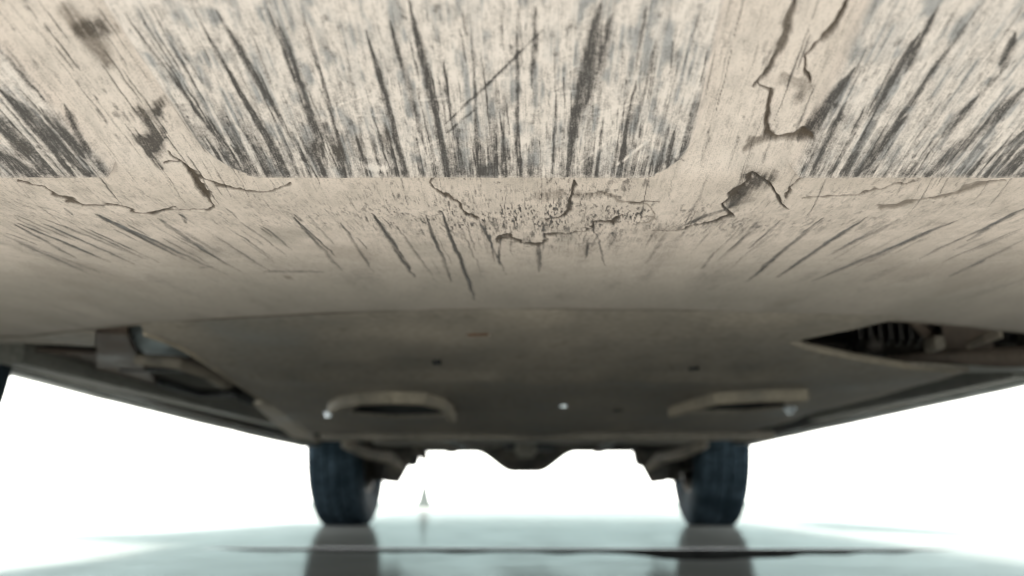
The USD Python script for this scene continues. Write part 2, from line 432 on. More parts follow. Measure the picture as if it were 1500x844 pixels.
dust += .40 * padmask * (n_g - .5) + .12 * padmask * (N(170, 90, 36, 3) - .5) + .20 * (1 - padmask) * (N(500, 200, 37, 3) - .5)
dust -= lowz * .18 * sstep(.55, .75, N(60, 12, 28, 3))

soil_shade = np.zeros_like(A)
deep = np.zeros_like(A)      # depth of cracks, metres
bank = np.zeros_like(A)      # dust banked up


def streak(p, q, w, s):
    global dust
    c = mark([p, q], w * (.62 if q[1] < 262 else .50), 1.0 if q[1] < 262 else .6, A + .45 * (wA - A), B, taper=True)
    c = c * (.45 + .55 * sstep(.36, .62, n_f * .5 + n_m * .5))
    dust = dust - s * c * 1.12


for p, q, w, s in [
    ((185, 0), (322, 190), 6, .6), ((282, -10), (428, 250), 9, .9), ((318, -5), (470, 252), 11, .8), ((222, -10), (302, 132), 5, .5),
    ((374, 40), (402, 115), 7, .8), ((392, -20), (432, 100), 7, .6), ((408, 10), (482, 225), 18, .85), ((468, 75), (512, 248), 7, .8),
    ((538, 25), (592, 232), 9, .7), ((572, 10), (625, 210), 11, .9), ((600, -20), (660, 252), 15, 1.0), ((650, 70), (661, 155), 5, .8),
    ((690, -10), (700, 245), 6, .5), ((757, -10), (757, 245), 7, .6), ((784, -10), (779, 112), 12, .6), ((880, -20), (836, 205), 22, 1.0),
    ((897, 0), (858, 135), 24, .7), ((852, 90), (829, 248), 11, .9), ((946, -10), (930, 85), 7, .6), ((987, 175), (974, 235), 8, .8),
    ((650, 168), (795, 25), 5, .75), ((655, 178), (700, 140), 4, .6), ((0, 112), (130, 242), 18, .9), ((-10, 150), (42, 208), 22, 1.0), ((30, 130), (110, 215), 10, .7),
    ((60, 140), (128, 216), 14, .8), ((95, 150), (135, 215), 8, .7), ((-20, 200), (70, 250), 16, .8), ((1250, 80), (1168, 205), 14, 1.0), ((1345, 30), (1268, 155), 13, .9),
    ((1372, -10), (1322, 90), 9, .7), ((1432, -10), (1298, 180), 8, .7), ((1484, 30), (1464, 88), 18, 1.0), ((1474, 80), (1398, 155), 7, .7),
    ((1425, 128), (1378, 185), 18, .7), ((1500, 112), (1355, 245), 22, .8), ((1512, 165), (1436, 225), 8, .7), ((1330, 150), (1250, 245), 12, .6),
    ((1240, 130), (1185, 240), 10, .6), ((930, 100), (905, 240), 8, .6), ((960, 40), (925, 200), 7, .5), ((505, 40), (540, 240), 8, .5), ((350, 110), (425, 240), 8, .5),
    ((445, 0), (475, 110), 8, .5), ((725, 90), (730, 240), 6, .4), ((815, 120), (808, 240), 7, .5), ((245, 20), (300, 105), 5, .4),
    ((430, 318), (502, 396), 8, .7), ((545, 310), (607, 406), 12, .85), ((624, 314), (661, 412), 9, .8), ((647, 308), (696, 440), 10, .9),
    ((700, 318), (742, 402), 5, .6), ((733, 345), (731, 388), 6, .7), ((790, 355), (789, 398), 12, .55), ((866, 318), (886, 388), 5, .6),
    ((860, 358), (857, 377), 5, .7), ((140, 312), (332, 402), 5, .7), ((60, 318), (210, 378), 4, .5), ((20, 328), (112, 377), 5, .65),
    ((230, 318), (320, 380), 9, .5), ((1047, 368), (1028, 394), 6, .7), ((1272, 316), (1138, 406), 7, .8), ((1205, 318), (1095, 412), 9, .7),
    ((1402, 322), (1188, 412), 6, .7), ((1502, 300), (1418, 352), 8, .7), ((1320, 320), (1210, 375), 6, .5), ((1445, 380), (1418, 392), 4, .6),
    ((500, 325), (548, 400), 7, .5), ((580, 330), (640, 412), 6, .45), ((670, 320), (706, 402), 5, .5), ((1500, 350), (1390, 405), 6, .5), ((5, 345), (130, 400), 5, .4),
    ((95, 300), (108, 314), 5, .7), ((263, 312), (275, 326), 8, .8), ((140, 312), (165, 326), 7, .7), ((330, 300), (350, 320), 5, .6),
    ((385, 397), (475, 398), 4, .5), ((290, 392), (315, 390), 4, .5), ((1070, 300), (1000, 330), 9, .6), ((1100, 270), (1060, 305), 12, .7),
    ((980, 210), (1000, 235), 6, .5), ((1040, 250), (1005, 325), 6, .6),
]:
    streak(p, q, w, s)
for i in range(300):        # many thin scores, all drawn out along the car
    a0, b0 = rng.uniform(-30, 1530), rng.uniform(-20, 235)
    ln = rng.uniform(20, 110)
    dx = (a0 - 828) / (b0 - 1015.0)
    streak((a0, b0), (a0 + dx * ln, b0 + ln), rng.uniform(1.2, 3.2), rng.uniform(.15, .7))
for i in range(70):
    a0, b0 = rng.choice([rng.uniform(420, 900), rng.uniform(0, 400), rng.uniform(1080, 1500)]), rng.uniform(312, 350)
    ln = rng.uniform(12, 60)
    dx = (a0 - 777) / (b0 - 641.0)
    streak((a0, b0), (a0 + dx * ln, b0 + ln), rng.uniform(2, 5), rng.uniform(.3, .6))
for i in range(16):         # light cross scratches
    a0, b0 = rng.uniform(480, 1000), rng.uniform(90, 240)
    an = rng.uniform(-.9, .9); ln = rng.uniform(20, 60)
    dust = dust + .28 * mark([(a0, b0), (a0 + ln * math.cos(an), b0 - ln * math.sin(abs(an)))], 2.0, .6, A, B)
dust = dust + .7 * mark([(905, 225), (950, 188)], 2.5, .6, A, B) + .5 * mark([(540, 231), (566, 233)], 7, .8)


CRK = .12 + 4.6 * N(170, 100, 61, 3) ** 2.6


def crack(pts, w, br=.7, dk=.6, depth=.0012):
    global dust, soil_shade, deep, bank
    w = np.asarray(w, float) * .74
    depth = depth * .45
    c = mark(pts, w, .7, mod=CRK)
    soil_shade = np.maximum(soil_shade, br * c)
    deep = np.maximum(deep, depth * c)
    halo = mark(pts, np.asarray(w) * 3.2, .9)
    bank = np.maximum(bank, .3 * depth * halo * (1 - c))
    dust = dust - dk * c


crack([(25, 262), (60, 270), (90, 285), (125, 294), (165, 298), (185, 303), (205, 311), (225, 312), (255, 304), (303, 303), (312, 294), (300, 277)], 3.2)
crack([(302, 280), (287, 262), (268, 242), (248, 222)], [9, 12, 9, 5], .8, .9, .002)
crack([(225, 311), (258, 300)], 6, .5)
crack([(285, 258), (320, 270), (350, 276), (385, 277), (425, 268)], 2.4, .7)
crack([(240, 238), (262, 238)], 4, .7)
crack([(655, 256), (632, 257), (626, 264), (640, 276), (655, 280), (672, 295), (680, 310), (697, 321)], [3, 3, 3, 4, 6, 7, 5, 4])
crack([(841, 262), (838, 285), (832, 302), (820, 315), (800, 323)], [5, 6, 7, 5, 3], .5, .8)
crack([(728, 348), (742, 344), (765, 355), (790, 358), (803, 352), (800, 343), (866, 334), (870, 322), (897, 325), (912, 317)], [5, 7, 5, 4, 4, 3, 3, 3, 6, 3], .55, .8)
crack([(842, 280), (880, 278), (922, 287), (950, 296), (958, 318), (935, 322)], [3, 6, 3, 3, 4, 3], .45, .15, .0006)
crack([(922, 290), (968, 294)], 3, .6)
crack([(1288, 298), (1320, 292), (1365, 286), (1410, 274), (1470, 266)], [9, 5, 4, 4, 2], .6, .2)
crack([(1178, 286), (1240, 282), (1310, 270), (1342, 266)], 2.2, .6, .3)
crack([(1150, 284), (1175, 257)], 3, .6)
crack([(1156, 303), (1140, 288), (1124, 262), (1104, 254), (1085, 276), (1060, 297), (1071, 318), (1030, 326), (998, 335), (958, 337)], [4, 4, 5, 8, 9, 7, 6, 4, 4, 3], .5, .9, .002)
crack([(1168, -10), (1152, 45), (1140, 72), (1128, 95), (1108, 124)], [12, 12, 8, 12, 5], .6, .6, .002)
crack([(1244, -10), (1226, 35), (1196, 60), (1180, 78), (1178, 100), (1186, 118)], [8, 10, 12, 9, 9, 4], .8, .5, .0025)
crack([(1114, 118), (1130, 132), (1122, 165), (1121, 192), (1138, 202), (1166, 201), (1188, 190)], [3, 5, 9, 8, 8, 6, 5], .8, .5, .0022)
crack([(1128, 195), (1104, 205), (1090, 218)], [14, 18, 10], .5, .3)
crack([(1150, 110), (1185, 125), (1170, 150)], [20, 24, 14], .28, .2, .0008)
# peeled and burnt patches
for pts, w, br, dk in [([(95, 18), (118, 40), (140, 62), (155, 92)], [22, 34, 28, 18], .62, .25), ([(120, 45), (150, 36), (170, 40)], [22, 30, 16], .5, .75),
                       ([(205, 160), (222, 165), (236, 150)], [16, 26, 14], .45, .9), ([(222, 170), (232, 195), (224, 215)], [24, 20, 16], .2, 1.0),
                       ([(205, 205), (228, 212), (240, 205)], [14, 26, 10], .2, 1.0), ([(28, 195), (38, 205)], 16, .2, .8),
                       ([(195, 198), (238, 246)], 5, .2, 1.0), ([(500, 205), (540, 200), (565, 185)], [40, 30, 20], .18, .35),
                       ([(1130, 256), (1102, 266), (1076, 294)], [14, 28, 14], .25, .75), ([(795, 284), (840, 281), (880, 279)], [14, 10, 6], .35, .22), ([(462, 205), (475, 195), (480, 170)], [20, 16, 10], .15, .6)]:
    c = mark(pts, w, .85)
    c = c * (.22 + .78 * sstep(.38, .58, n_g * .2 + .5 * N(800, 70, 32) + .3 * N(200, 60, 31)))
    soil_shade = np.maximum(soil_shade, br * c); dust = dust - dk * c
# short dirt line near the rear, small pits
sm_ = np.exp(-((B - 400 - 6) / 2.5) ** 2) * ((np.abs(A - 430) < 40)) * sstep(.5, .7, N(220, 30, 33))
soil_shade = np.maximum(soil_shade, .6 * sm_)
pits = .6 * sstep(.80, .90, N(800, 240, 34, 1)) * sstep(430, 300, B)
dust = dust - .5 * pits * (.3 + .7 * padmask)
soil_shade = np.maximum(soil_shade, .20 * lowz * sstep(.55, .75, N(16, 9, 35, 3)))

last = (Yr[-1] - Yc)
soil_shade = np.maximum(soil_shade, .9 * np.exp(-((last - .004) / .007) ** 2) * np.clip(2.4 * N(26, 40, 39, 3) - .45, 0, 1))  # dark seam line: shade of the gap painted in brown
dust = np.clip(dust, 0, 1); wear_shade = np.stack([dust, np.clip(soil_shade, 0, 1), np.clip(haze_falloff, 0, 1)], -1)
wear_shade[Yc < .10] = [.6, 0, .3]
lump = .00045 * (N(500, 200, 41, 4) - .5) + .0010 * (N(300, 150, 46, 3) - .5) * np.exp(-((A - 1150) / 70.0) ** 2 - ((B - 130) / 90.0) ** 2) + .0007 * (N(60, 40, 42, 3) - .5)
Zd = Zc - low * .0014 * np.exp(-((B - 290) / 20.0) ** 2) - (.0042 * inpad * low) - low * (.00035 * dust + lump + bank - deep)
# the rear edge is wavy where it was cut and bent
V = np.stack([X, Y, Zd], -1).reshape(-1, 3)
idx = np.arange(NR * NC).reshape(NR, NC)
q = np.stack([idx[:-1, :-1], idx[:-1, 1:], idx[1:, 1:], idx[1:, :-1]], -1).reshape(-1, 4)
Fq = np.vstack([q[:, [0, 2, 1]], q[:, [0, 3, 2]]])
bump_mesh = trimesh.Trimesh(V, Fq, process=False)
bp_ = usdkit.mesh(stage, path_for("bumper_cover", car), bump_mesh, M["bumper"], smooth=True)
UsdGeom.PrimvarsAPI(bp_).CreatePrimvar("wear_shade", Sdf.ValueTypeNames.Color3fArray, "vertex").Set(Vt.Vec3fArray.FromNumpy(wear_shade.reshape(-1, 3).astype(np.float32)))
tone = np.clip((.30 + .70 * padmask) * sstep(262, 235, B) * (.55 + .9 * N(90, 60, 38, 3)), 0, 1)
UsdGeom.PrimvarsAPI(bp_).CreatePrimvar("tone", Sdf.ValueTypeNames.FloatArray, "vertex").Set(Vt.FloatArray.FromNumpy(tone.ravel().astype(np.float32)))
bp_.CreateDoubleSidedAttr(True)
# rolled rear lip of the cover, turned up behind the seam
e0 = np.array([V[idx[-1, j]] for j in range(0, NC, 6)])
lipv = np.vstack([e0, e0 + [0, .004, .004], e0 + [0, .004, .022]])
kk = len(e0); lf = []
for b_ in (0, kk):
    for i in range(kk - 1):
        lf += [[b_ + i, b_ + i + 1, b_ + kk + i + 1], [b_ + i, b_ + kk + i + 1, b_ + kk + i]]
obj("rear_flange", trimesh.Trimesh(lipv, lf, process=False), M["tray"], car, smooth=True)

# --- engine undertray ---------------------------------------------
TRAY_Y = [.60, .66, .79, 1.056, 1.33, 1.62, 1.90, 2.05]
TRAY_Z = [.141, .139, .1365, .131, .123, .118, .114, .122]
tcs = CubicSpline(TRAY_Y, np.array(TRAY_Z) + CAM_H)


def tz(y): return tcs(np.clip(y, .60, 2.05))


def on_tray(px, py):
    p = on_z(px, py, CAM_H + .13)
    for _ in range(8): p = on_z(px, py, float(tz(p[1])))
    return p


left = [(206, 478), (214, 490), (262, 508), (300, 530), (345, 560), (395, 592), (425, 612), (452, 632)]
rear = [(560, 640), (700, 640), (830, 638), (960, 636)]
right = [(1095, 634), (1160, 618), (1196, 604), (1290, 582), (1400, 551), (1421, 545), (1395, 541), (1330, 538), (1250, 524), (1175, 508), (1152, 499), (1180, 494), (1250, 481), (1300, 468), (1342, 459), (1346, 453)]
outline = [on_tray(*p)[:2] for p in left + rear + right]
outline = outline + [np.array([.22, .640]), np.array([0, .63]), np.array([-.22, .640])]
poly = Polygon(outline).buffer(.006).buffer(-.012).buffer(.006)
ovalL = Polygon([on_tray(*p)[:2] for p in [(508, 606), (530, 592), (575, 586), (620, 589), (650, 603), (648, 609), (580, 612)]])
ovalR = Polygon([on_tray(*p)[:2] for p in [(1008, 604), (1060, 590), (1150, 584), (1150, 600), (1090, 606)]])
slot = Polygon([on_tray(*p)[:2] for p in [(680, 490.5), (716, 489.5), (722, 493.5), (684, 494.5)]])
cells = poly.difference(ovalL).difference(ovalR).difference(slot)


def extr(pg, t, edge=.02):
    polys = [pg] if pg.geom_type == "Polygon" else list(pg.geoms)
    cs_ = m3.CrossSection([np.array(r.coords)[:-1] for p in polys for r in [p.exterior, *p.interiors]], m3.FillRule.EvenOdd)
    return m3.Manifold.extrude(cs_, t).refine_to_length(edge)


tm = tri(extr(cells, .005, .014))
tv_ = tm.vertices
zz = tz(tv_[:, 1])
# pressed ribs and sag
relief = .0035 * (meshkit.fbm(np.c_[tv_[:, :2] * 5, np.zeros(len(tv_))], 3, 51) - .5) * 2
relief -= .006 * np.exp(-((tv_[:, 1] - 1.02) / .035) ** 2) * sstep(.34, .28, np.abs(tv_[:, 0]))
relief -= .006 * np.exp(-((tv_[:, 0] - .02) / .06) ** 2) * sstep(.95, 1.1, tv_[:, 1])
tm.vertices = np.c_[tv_[:, :2], tv_[:, 2] + zz + relief]
tray = obj("undertray", tm, M["tray"], car)
# rolled bright rim along the right lobe and left edge


def bead(pxs, r, lift=0.0, seg=10):
    pts = [on_tray(*p) + [0, 0, lift] for p in pxs]
    return tri(balls([(p, r) for p in pts], seg))


obj("rim", bead([(1150, 497), (1175, 509), (1250, 525), (1330, 539), (1398, 544)], .0042, .002), M["rim_dust"], tray)
obj("rim", bead([(214, 491), (262, 509), (300, 531), (345, 561), (394, 593)], .0035, .002), M["rim_dust"], tray)
# raised lips round the two drain openings


def lip(pxs, w, drop):
    pts = [on_tray(*p) for p in pxs]
    secs = [rbox(.013, .013, drop, .005, p + np.array([0, 0, -drop / 2 + .004])) for p in pts]
    return tri(m3.Manifold.batch_boolean([m3.Manifold.batch_hull([a, b]) for a, b in zip(secs[:-1], secs[1:])], m3.OpType.Add))


obj("drain_lip", lip([(487, 590), (502, 581), (530, 576), (575, 574), (620, 576), (646, 583), (658, 593), (662, 604)], .016, .020), M["rim_dust"], tray)
obj("drain_lip", lip([(985, 596), (1015, 585), (1050, 575), (1100, 572), (1176, 570)], .016, .020), M["rim_dust"], tray)
for pg in (ovalL, ovalR):       # the pockets behind the openings
    cx, cy = pg.centroid.coords[0]
    w_, h_ = pg.bounds[2] - pg.bounds[0], pg.bounds[3] - pg.bounds[1]
    b_ = m3.Manifold.cube((w_ + .05, h_ + .05, .10), True) - m3.Manifold.cube((w_ + .03, h_ + .03, .09), True).translate((0, 0, -.01))
    obj("drain_pocket", tri(b_.translate((cx, cy, float(tz(cy)) + .056))), M["black"], tray)


def bolt(px, py, r=.007, z=None):
    p = on_tray(px, py) if z is None else on_z(px, py, z)
    b = m3.Manifold.cylinder(.006, r * 1.5, r * 1.5, 24).translate((0, 0, -.003)) + m3.Manifold.cylinder(.007, r, r * .9, 6).rotate((180, 0, 12)).translate((0, 0, -.002))
    return obj("bolt", tri(b.translate(tuple(map(float, p)))), M["steel"], tray, smooth=30)


bolt(825, 588, .0062); bolt(481, 603, .0052); bolt(1157, 598, .0062)
for px_, py_, r_ in ((1016, 538, .006), (758, 553, .008), (848, 556, .007), (905, 600, .008), (640, 530, .005)):
    p_ = on_tray(px_, py_)
    obj("drain_plug", tri(m3.Manifold.cylinder(.006, r_, r_ * .8, 20).translate((float(p_[0]), float(p_[1]), float(p_[2]) - .003))), M["black"], tray)
# skid bar across the back of the tray
obj("rear_hem", tri(rbox(.90, .03, .018, .006, (0.04, float(on_tray(760, 637)[1]) - .01, float(tz(1.95)) - .004))), M["tray"], tray)
pr_ = on_tray(700, 492)
obj("tow_slot_tongue", tri(rbox(.019, .006, .004, .0015, pr_ + np.array([0, .006, .003]))), dusty("rust", (.16, .075, .035), (.08, .04, .025), 30), tray)

# --- left wheel-well opening --------------------------------------


def slab(px_pts, z, t, mat_, name, zs=None):
    pts = [on_z(*p, z if zs is None else zs[i]) for i, p in enumerate(px_pts)]
    m = plate(pts, t); return obj(name, m, mat_, car, smooth=30)


Z = lambda r: CAM_H + r
slab([(-120, 474), (40, 480), (139, 487), (139, 508), (40, 503), (-120, 503)], Z(.142), .006, M["tray"], "bumper_return")
slab([(-160, 530), (60, 545), (240, 575), (400, 607), (250, 515), (190, 492), (-20, 470)], Z(.30), .01, M["fin"], "arch_liner")
lin = plate([on_z(140, 487, Z(.156)), on_z(186, 489, Z(.156)), on_z(190, 508, Z(.157)), on_z(203, 530, Z(.160)), on_z(222, 552, Z(.168)), on_z(236, 572, Z(.182)), on_z(236, 584, Z(.19)), on_z(150, 572, Z(.19)), on_z(140, 545, Z(.170)), on_z(142, 515, Z(.158))], .012)
obj("mud_guard", wob(lin, .002, 30), M["brown"], car, smooth=20)
obj("fluid_bottle", tri(rbox(.06, .12, .09, .02, on_z(212, 512, Z(.165)) + np.array([0, .05, .045]), (0, 0, 10))), M["pale"], car)
arm_l = tri(balls([(on_z(205, 527, Z(.152)), .007), (on_z(260, 531, Z(.150)), .008), (on_z(305, 544, Z(.148)), .010), (on_z(330, 556, Z(.146)), .013)], 18))
obj("control_arm", arm_l, M["arm"], car)
obj("inner_splash_panel", plate([on_z(0, 512, Z(.17)), on_z(150, 520, Z(.17)), on_z(240, 560, Z(.18)), on_z(200, 580, Z(.2)), on_z(-40, 528, Z(.19))], .004), M["brown"], car)

obj("side_bracket", plate([on_z(372, 592, Z(.146)), on_z(398, 588, Z(.146)), on_z(412, 603, Z(.146)), on_z(446, 630, Z(.146)), on_z(468, 648, Z(.146)), on_z(428, 641, Z(.146)), on_z(386, 607, Z(.146))], .005), M["rim_dust"], car)
obj("hole_shade_plate", plate([on_z(413, 597, Z(.140)), on_z(428, 601, Z(.140)), on_z(446, 617, Z(.140)), on_z(430, 618, Z(.140)), on_z(418, 608, Z(.140))], .004), M["black"], car)  # black plate laid under the bracket, standing in for a dark hole
obj("brake_hose", tri(balls([(on_z(235, 560, Z(.175)), .008), (on_z(290, 576, Z(.178)), .008), (on_z(345, 578, Z(.172)), .008), (on_z(372, 590, Z(.165)), .007)], 12)), M["black"], car)
obj("stabiliser_bar", tri(balls([(on_z(40, 520, Z(.190)), .012), (on_z(150, 541, Z(.195)), .012), (on_z(260, 571, Z(.20)), .012)], 14)), M["brown"], car)

# --- right opening: duct, cooling fins, bracket ---------------------
obj("added_bay_floor", tri(rbox(1.30, .70, .02, .004, (.02, .86, .44))), M["black"], car)  # black panels added here and below to keep light out of the openings
obj("added_bay_wall", tri(rbox(1.16, .015, .15, .004, (.02, 1.19, .36))), M["black"], car)
lvz = Z(.165)
for i in range(9):
    x0 = 1268 + i * 15
    p = on_z(x0, 494, lvz)
    obj("cooling_fin", tri(rbox(.0035, .05, .030, .0012, p + np.array([0, .02, .012]), (0, 0, -16))), M["fin"], car, smooth=30)
obj("cable_loom", tri(balls([(on_z(1190, 503, Z(.172)), .006), (on_z(1235, 508, Z(.168)), .007), (on_z(1300, 523, Z(.165)), .006), (on_z(1350, 524, Z(.168)), .006)], 12)), M["liner"], car)
obj("stay_bar", tri(balls([(on_z(1340, 472, Z(.175)), .006), (on_z(1372, 500, Z(.165)), .007), (on_z(1395, 528, Z(.155)), .006)], 12)), M["brown"], car)
obj("duct_housing", plate([on_z(1258, 497, Z(.172)), on_z(1390, 492, Z(.172)), on_z(1390, 514, Z(.160)), on_z(1258, 522, Z(.160))], .004), M["liner"], car)
obj("bracket_plate", plate([on_z(1380, 478, Z(.166)), on_z(1452, 476, Z(.166)), on_z(1456, 512, Z(.156)), on_z(1384, 512, Z(.156))], .005), M["brown"], car)
obj("bracket_web", tri(rbox(.004, .07, .02, .0015, on_z(1456, 496, Z(.155)) + np.array([0, .02, .008]))), M["arm"], car)
obj("bracket_foot", tri(rbox(.012, .03, .016, .004, on_z(1370, 512, Z(.150)) + np.array([0, 0, .006]))), M["arm"], car)
obj("hose_coupling", tri(rbox(.02, .05, .02, .006, on_z(1272, 516, Z(.155)) + np.array([0, 0, .008]))), M["liner"], car)
obj("radiator_support", tri(balls([(on_z(1300, 528, Z(.150)), .006), (on_z(1390, 523, Z(.150)), .008), (on_z(1460, 523, Z(.150)), .012), (on_z(1640, 518, Z(.150)), .014)], 16)), M["brown"], car)
obj("duct_lip", tri(balls([(on_z(1325, 463, Z(.150)), .003), (on_z(1420, 468, Z(.150)), .003), (on_z(1600, 474, Z(.150)), .003)], 12)), M["brown"], car)
obj("corner_plate", plate([on_z(1360, 538, Z(.145)), on_z(1420, 530, Z(.145)), on_z(1600, 522, Z(.145)), on_z(1640, 540, Z(.150)), on_z(1420, 546, Z(.142))], .004), M["sill"], car)
# right wheel well behind the tray lobe
slab([(1185, 606), (1290, 562), (1420, 538), (1640, 512), (1640, 522), (1500, 556), (1400, 578), (1270, 606)], Z(.31), .01, M["fin"], "arch_liner")

# --- sills, inner rails ---------------------------------------------
sill_sec = [(-.056, .004), (-.040, -.016), (-.002, -.016), (-.001, .11), (-.055, .11)]
for s in (-1, 1):
    sec = np.array(sill_sec) * [s, 1]
    ys = np.linspace(1.22, 3.14, 16)
    zb = np.interp(ys, [1.2, 1.8, 2.6, 3.2], [.322, .312, .304, .302])
    if s > 0:       # this side of the car sits a little lower
        q_ = np.array([on_x(a, 567 + .217 * (1500 - a), .80) for a in np.linspace(1090, 1560, 30)])[::-1]
        zb = np.interp(ys, q_[:, 1], q_[:, 2]) + .021
    sl = obj("sill", sweep_y(sec, ys, np.full(16, s * .775), zb), M["sill_dark"], car)
    fl = [(0, -.015), (.003, -.020), (.008, -.022), (.024, -.021), (.030, -.010), (.034, .10), (0, .10)]
    obj("sill_lip", wob(sweep_y(np.array(fl) * [s, 1], ys, np.full(16, s * .776), zb), .001, 12, 3), M["lip"], sl)
    # frame rail inboard
    rail = [(-.03, 0), (.03, 0), (.034, .008), (.034, .07), (-.034, .07), (-.034, .008)]
    a_, b_ = (np.array([-.62, 1.03, Z(.152)]), np.array([-.665, 2.72, Z(.178)])) if s < 0 else (on_z(1500, 553, Z(.164)), on_z(1195, 617, Z(.172)))
    t_ = np.linspace(0, 1, 12)[:, None]; ln_ = a_ + (b_ - a_) * t_
    rs = [(-.014, 0), (.014, 0), (.017, .006), (.017, .05), (-.017, .05), (-.017, .006)]
    obj("frame_rail", sweep_y(rs, ln_[:, 1], ln_[:, 0], ln_[:, 2]), M["sill"], car)
    ft = sweep_y([(-.07, 0), (.07, 0), (.07, .01), (-.07, .01)], ln_[:, 1], ln_[:, 0] + s * .06, ln_[:, 2] + .055)
    obj("sill_gutter", ft, M["fin"], car)

# --- floor pan, cross-members, tank ---------------------------------
pan = tri(extr(sbox(-.74, .95, .74, 3.05), .012, .08)); pan.vertices[:, 2] += .40
obj("floor_pan", wob(pan, .004, 5, 9), M["axle"], car)
obj("added_bay_cover", plate([(-.74, .42, .46), (.74, .42, .46), (.74, 1.0, .46), (-.74, 1.0, .46)], .01), M["black"], car)  # black plate added above the engine bay to block light
obj("cross_member", tri(rbox(1.16, .10, .07, .02, (0, 2.12, Z(.150) + .035))), M["pan"], car)
tank = rbox(1.02, .44, .15, .05, (.02, 2.54, Z(.145) + .075))
obj("fuel_tank", wob(tri(tank.refine_to_length(.05)), .006, 9, 4), M["pan"], car)
obj("tank_strap", tri(rbox(.035, .48, .01, .003, (-.20, 2.54, Z(.141)))), M["axle"], car)
obj("tank_strap", tri(rbox(.035, .48, .01, .003, (.24, 2.54, Z(.141)))), M["axle"], car)
obj("propeller_shaft", tri(balls([((0.0, 2.9, .33), .035), ((0.0, 3.45, .34), .035)], 24)), M["pan"], car)
for nm, x0, x1, y0, y1, yy, mm in (("shaft_bracket", 757, 783, 640, 670, 2.99, "pan"), ("recess_shade_block", 736, 755, 643, 657, 2.985, "black"), ("recess_shade_block", 785, 813, 643, 659, 2.985, "black")):  # solid black blocks painted in for the dark hollows beside the bracket
    a_, b_ = on_y(x0, y1, yy), on_y(x1, y0, yy)
    c_ = (a_ + b_) / 2
    obj(nm, tri(rbox(abs(b_[0] - a_[0]), .08, abs(b_[2] - a_[2]), .008, c_ + np.array([0, .04, 0]))), M[mm], car)
obj("exhaust_silencer", tri(balls([((-.33, 2.98, .325), .055), ((-.20, 3.16, .325), .06), ((-.12, 3.2, .33), .05)], 24)), M["pan"], car)
obj("rear_floor", tri(rbox(1.5, 1.55, .02, .005, (0, 3.80, .52))), M["axle"], car)

# --- rear axle --------------------------------------------------------
AX_Y, AX_Z, WR = 3.62, .352, .352
xs_ = np.linspace(-.70, .70, 141)
dx_ = np.abs(xs_ + .003)
rad = .066 + (.147 - .066) * (1 - sstep(.050, .205, dx_)) + .006 * (np.abs(dx_ - .30) < .02)
ang = np.linspace(0, 2 * np.pi, 40, endpoint=False)
av = np.stack([np.repeat(xs_[:, None], 40, 1), AX_Y + rad[:, None] * np.cos(ang), AX_Z + rad[:, None] * np.sin(ang)], -1).reshape(-1, 3)
ai = np.arange(141 * 40).reshape(141, 40); aj = np.roll(ai, -1, 1)
af = np.vstack([np.stack([ai[:-1], aj[:-1], aj[1:]], -1).reshape(-1, 3), np.stack([ai[:-1], aj[1:], ai[1:]], -1).reshape(-1, 3)])
am = trimesh.Trimesh(av, af, process=False); am.fix_normals()
axle = obj("rear_axle", am, M["axle"], car)
obj("pinion_housing", tri(m3.Manifold.cylinder(.26, .085, .048, 32).rotate((90, 0, 0)).translate((0, AX_Y - .06, AX_Z - .01))), M["pan"], axle)
for s in (-1, 1):
    p = lambda px, py, y: on_y(px if s < 0 else 2 * 769 - px, py, y)
    br = m3.Manifold.batch_hull([m3.Manifold.sphere(.016, 16).translate(tuple(map(float, q_))) for q_ in
                                 [p(604, 662, 3.45), p(560, 662, 3.45), p(582, 702, 3.45), p(566, 700, 3.45), p(604, 662, 3.62), p(560, 662, 3.62), p(582, 702, 3.62), p(566, 700, 3.62)]])
    br = br + m3.Manifold.batch_hull([m3.Manifold.sphere(.02, 16).translate(tuple(map(float, q_))) for q_ in [p(545, 662, 3.55), p(575, 668, 3.55), p(548, 698, 3.55), p(572, 696, 3.55)]])
    obj("spring_bracket", tri(br), M["axle"], car)
    obj("trailing_arm", tri(balls([(p(508, 650, 2.85), .018), (p(540, 664, 3.05), .020), (p(570, 670, 3.32), .022), (p(588, 686, 3.42), .014)], 20)), M["arm"], car)
    obj("shock_absorber", tri(balls([((s * .45, 3.52, .25), .026), ((s * .40, 3.42, .50), .026)], 20)), M["black"], car)
    obj("brake_drum", trimesh.creation.cylinder(radius=.14, height=.07, sections=40, transform=trimesh.transformations.rotation_matrix(np.pi / 2, [0, 1, 0])).apply_translation((s * .635, AX_Y, AX_Z)), M["axle"], car)
obj("exhaust_hanger", tri(balls([(on_y(612, 656, 3.3), .022), (on_y(622, 669, 3.3), .014)], 16)), M["axle"], car)

# --- wheels -------------------------------------------------------------
W2 = .118


def tyre_profile():
    pr_ = [(.215, -.095), (.225, -.106), (.255, -.119), (.29, -.122), (.318, -.116), (.335, -.106), (.345, -.094)]
    tread = []
    xx = -.092
    for wz, g in [(.026, .007), (.030, .008), (.042, .008), (.030, .007), (.026, 0)]:
        rr = lambda q_: .352 - .0055 * (q_ / .092) ** 2
        tread += [(rr(xx), xx), (rr(xx + wz), xx + wz)]
        if g: tread += [(rr(xx + wz) - .008, xx + wz + .0008), (rr(xx + wz + g) - .008, xx + wz + g - .0008)]
        xx += wz + g
    pr_ += tread + [(r_, -z_) for r_, z_ in pr_[::-1]]
    return pr_


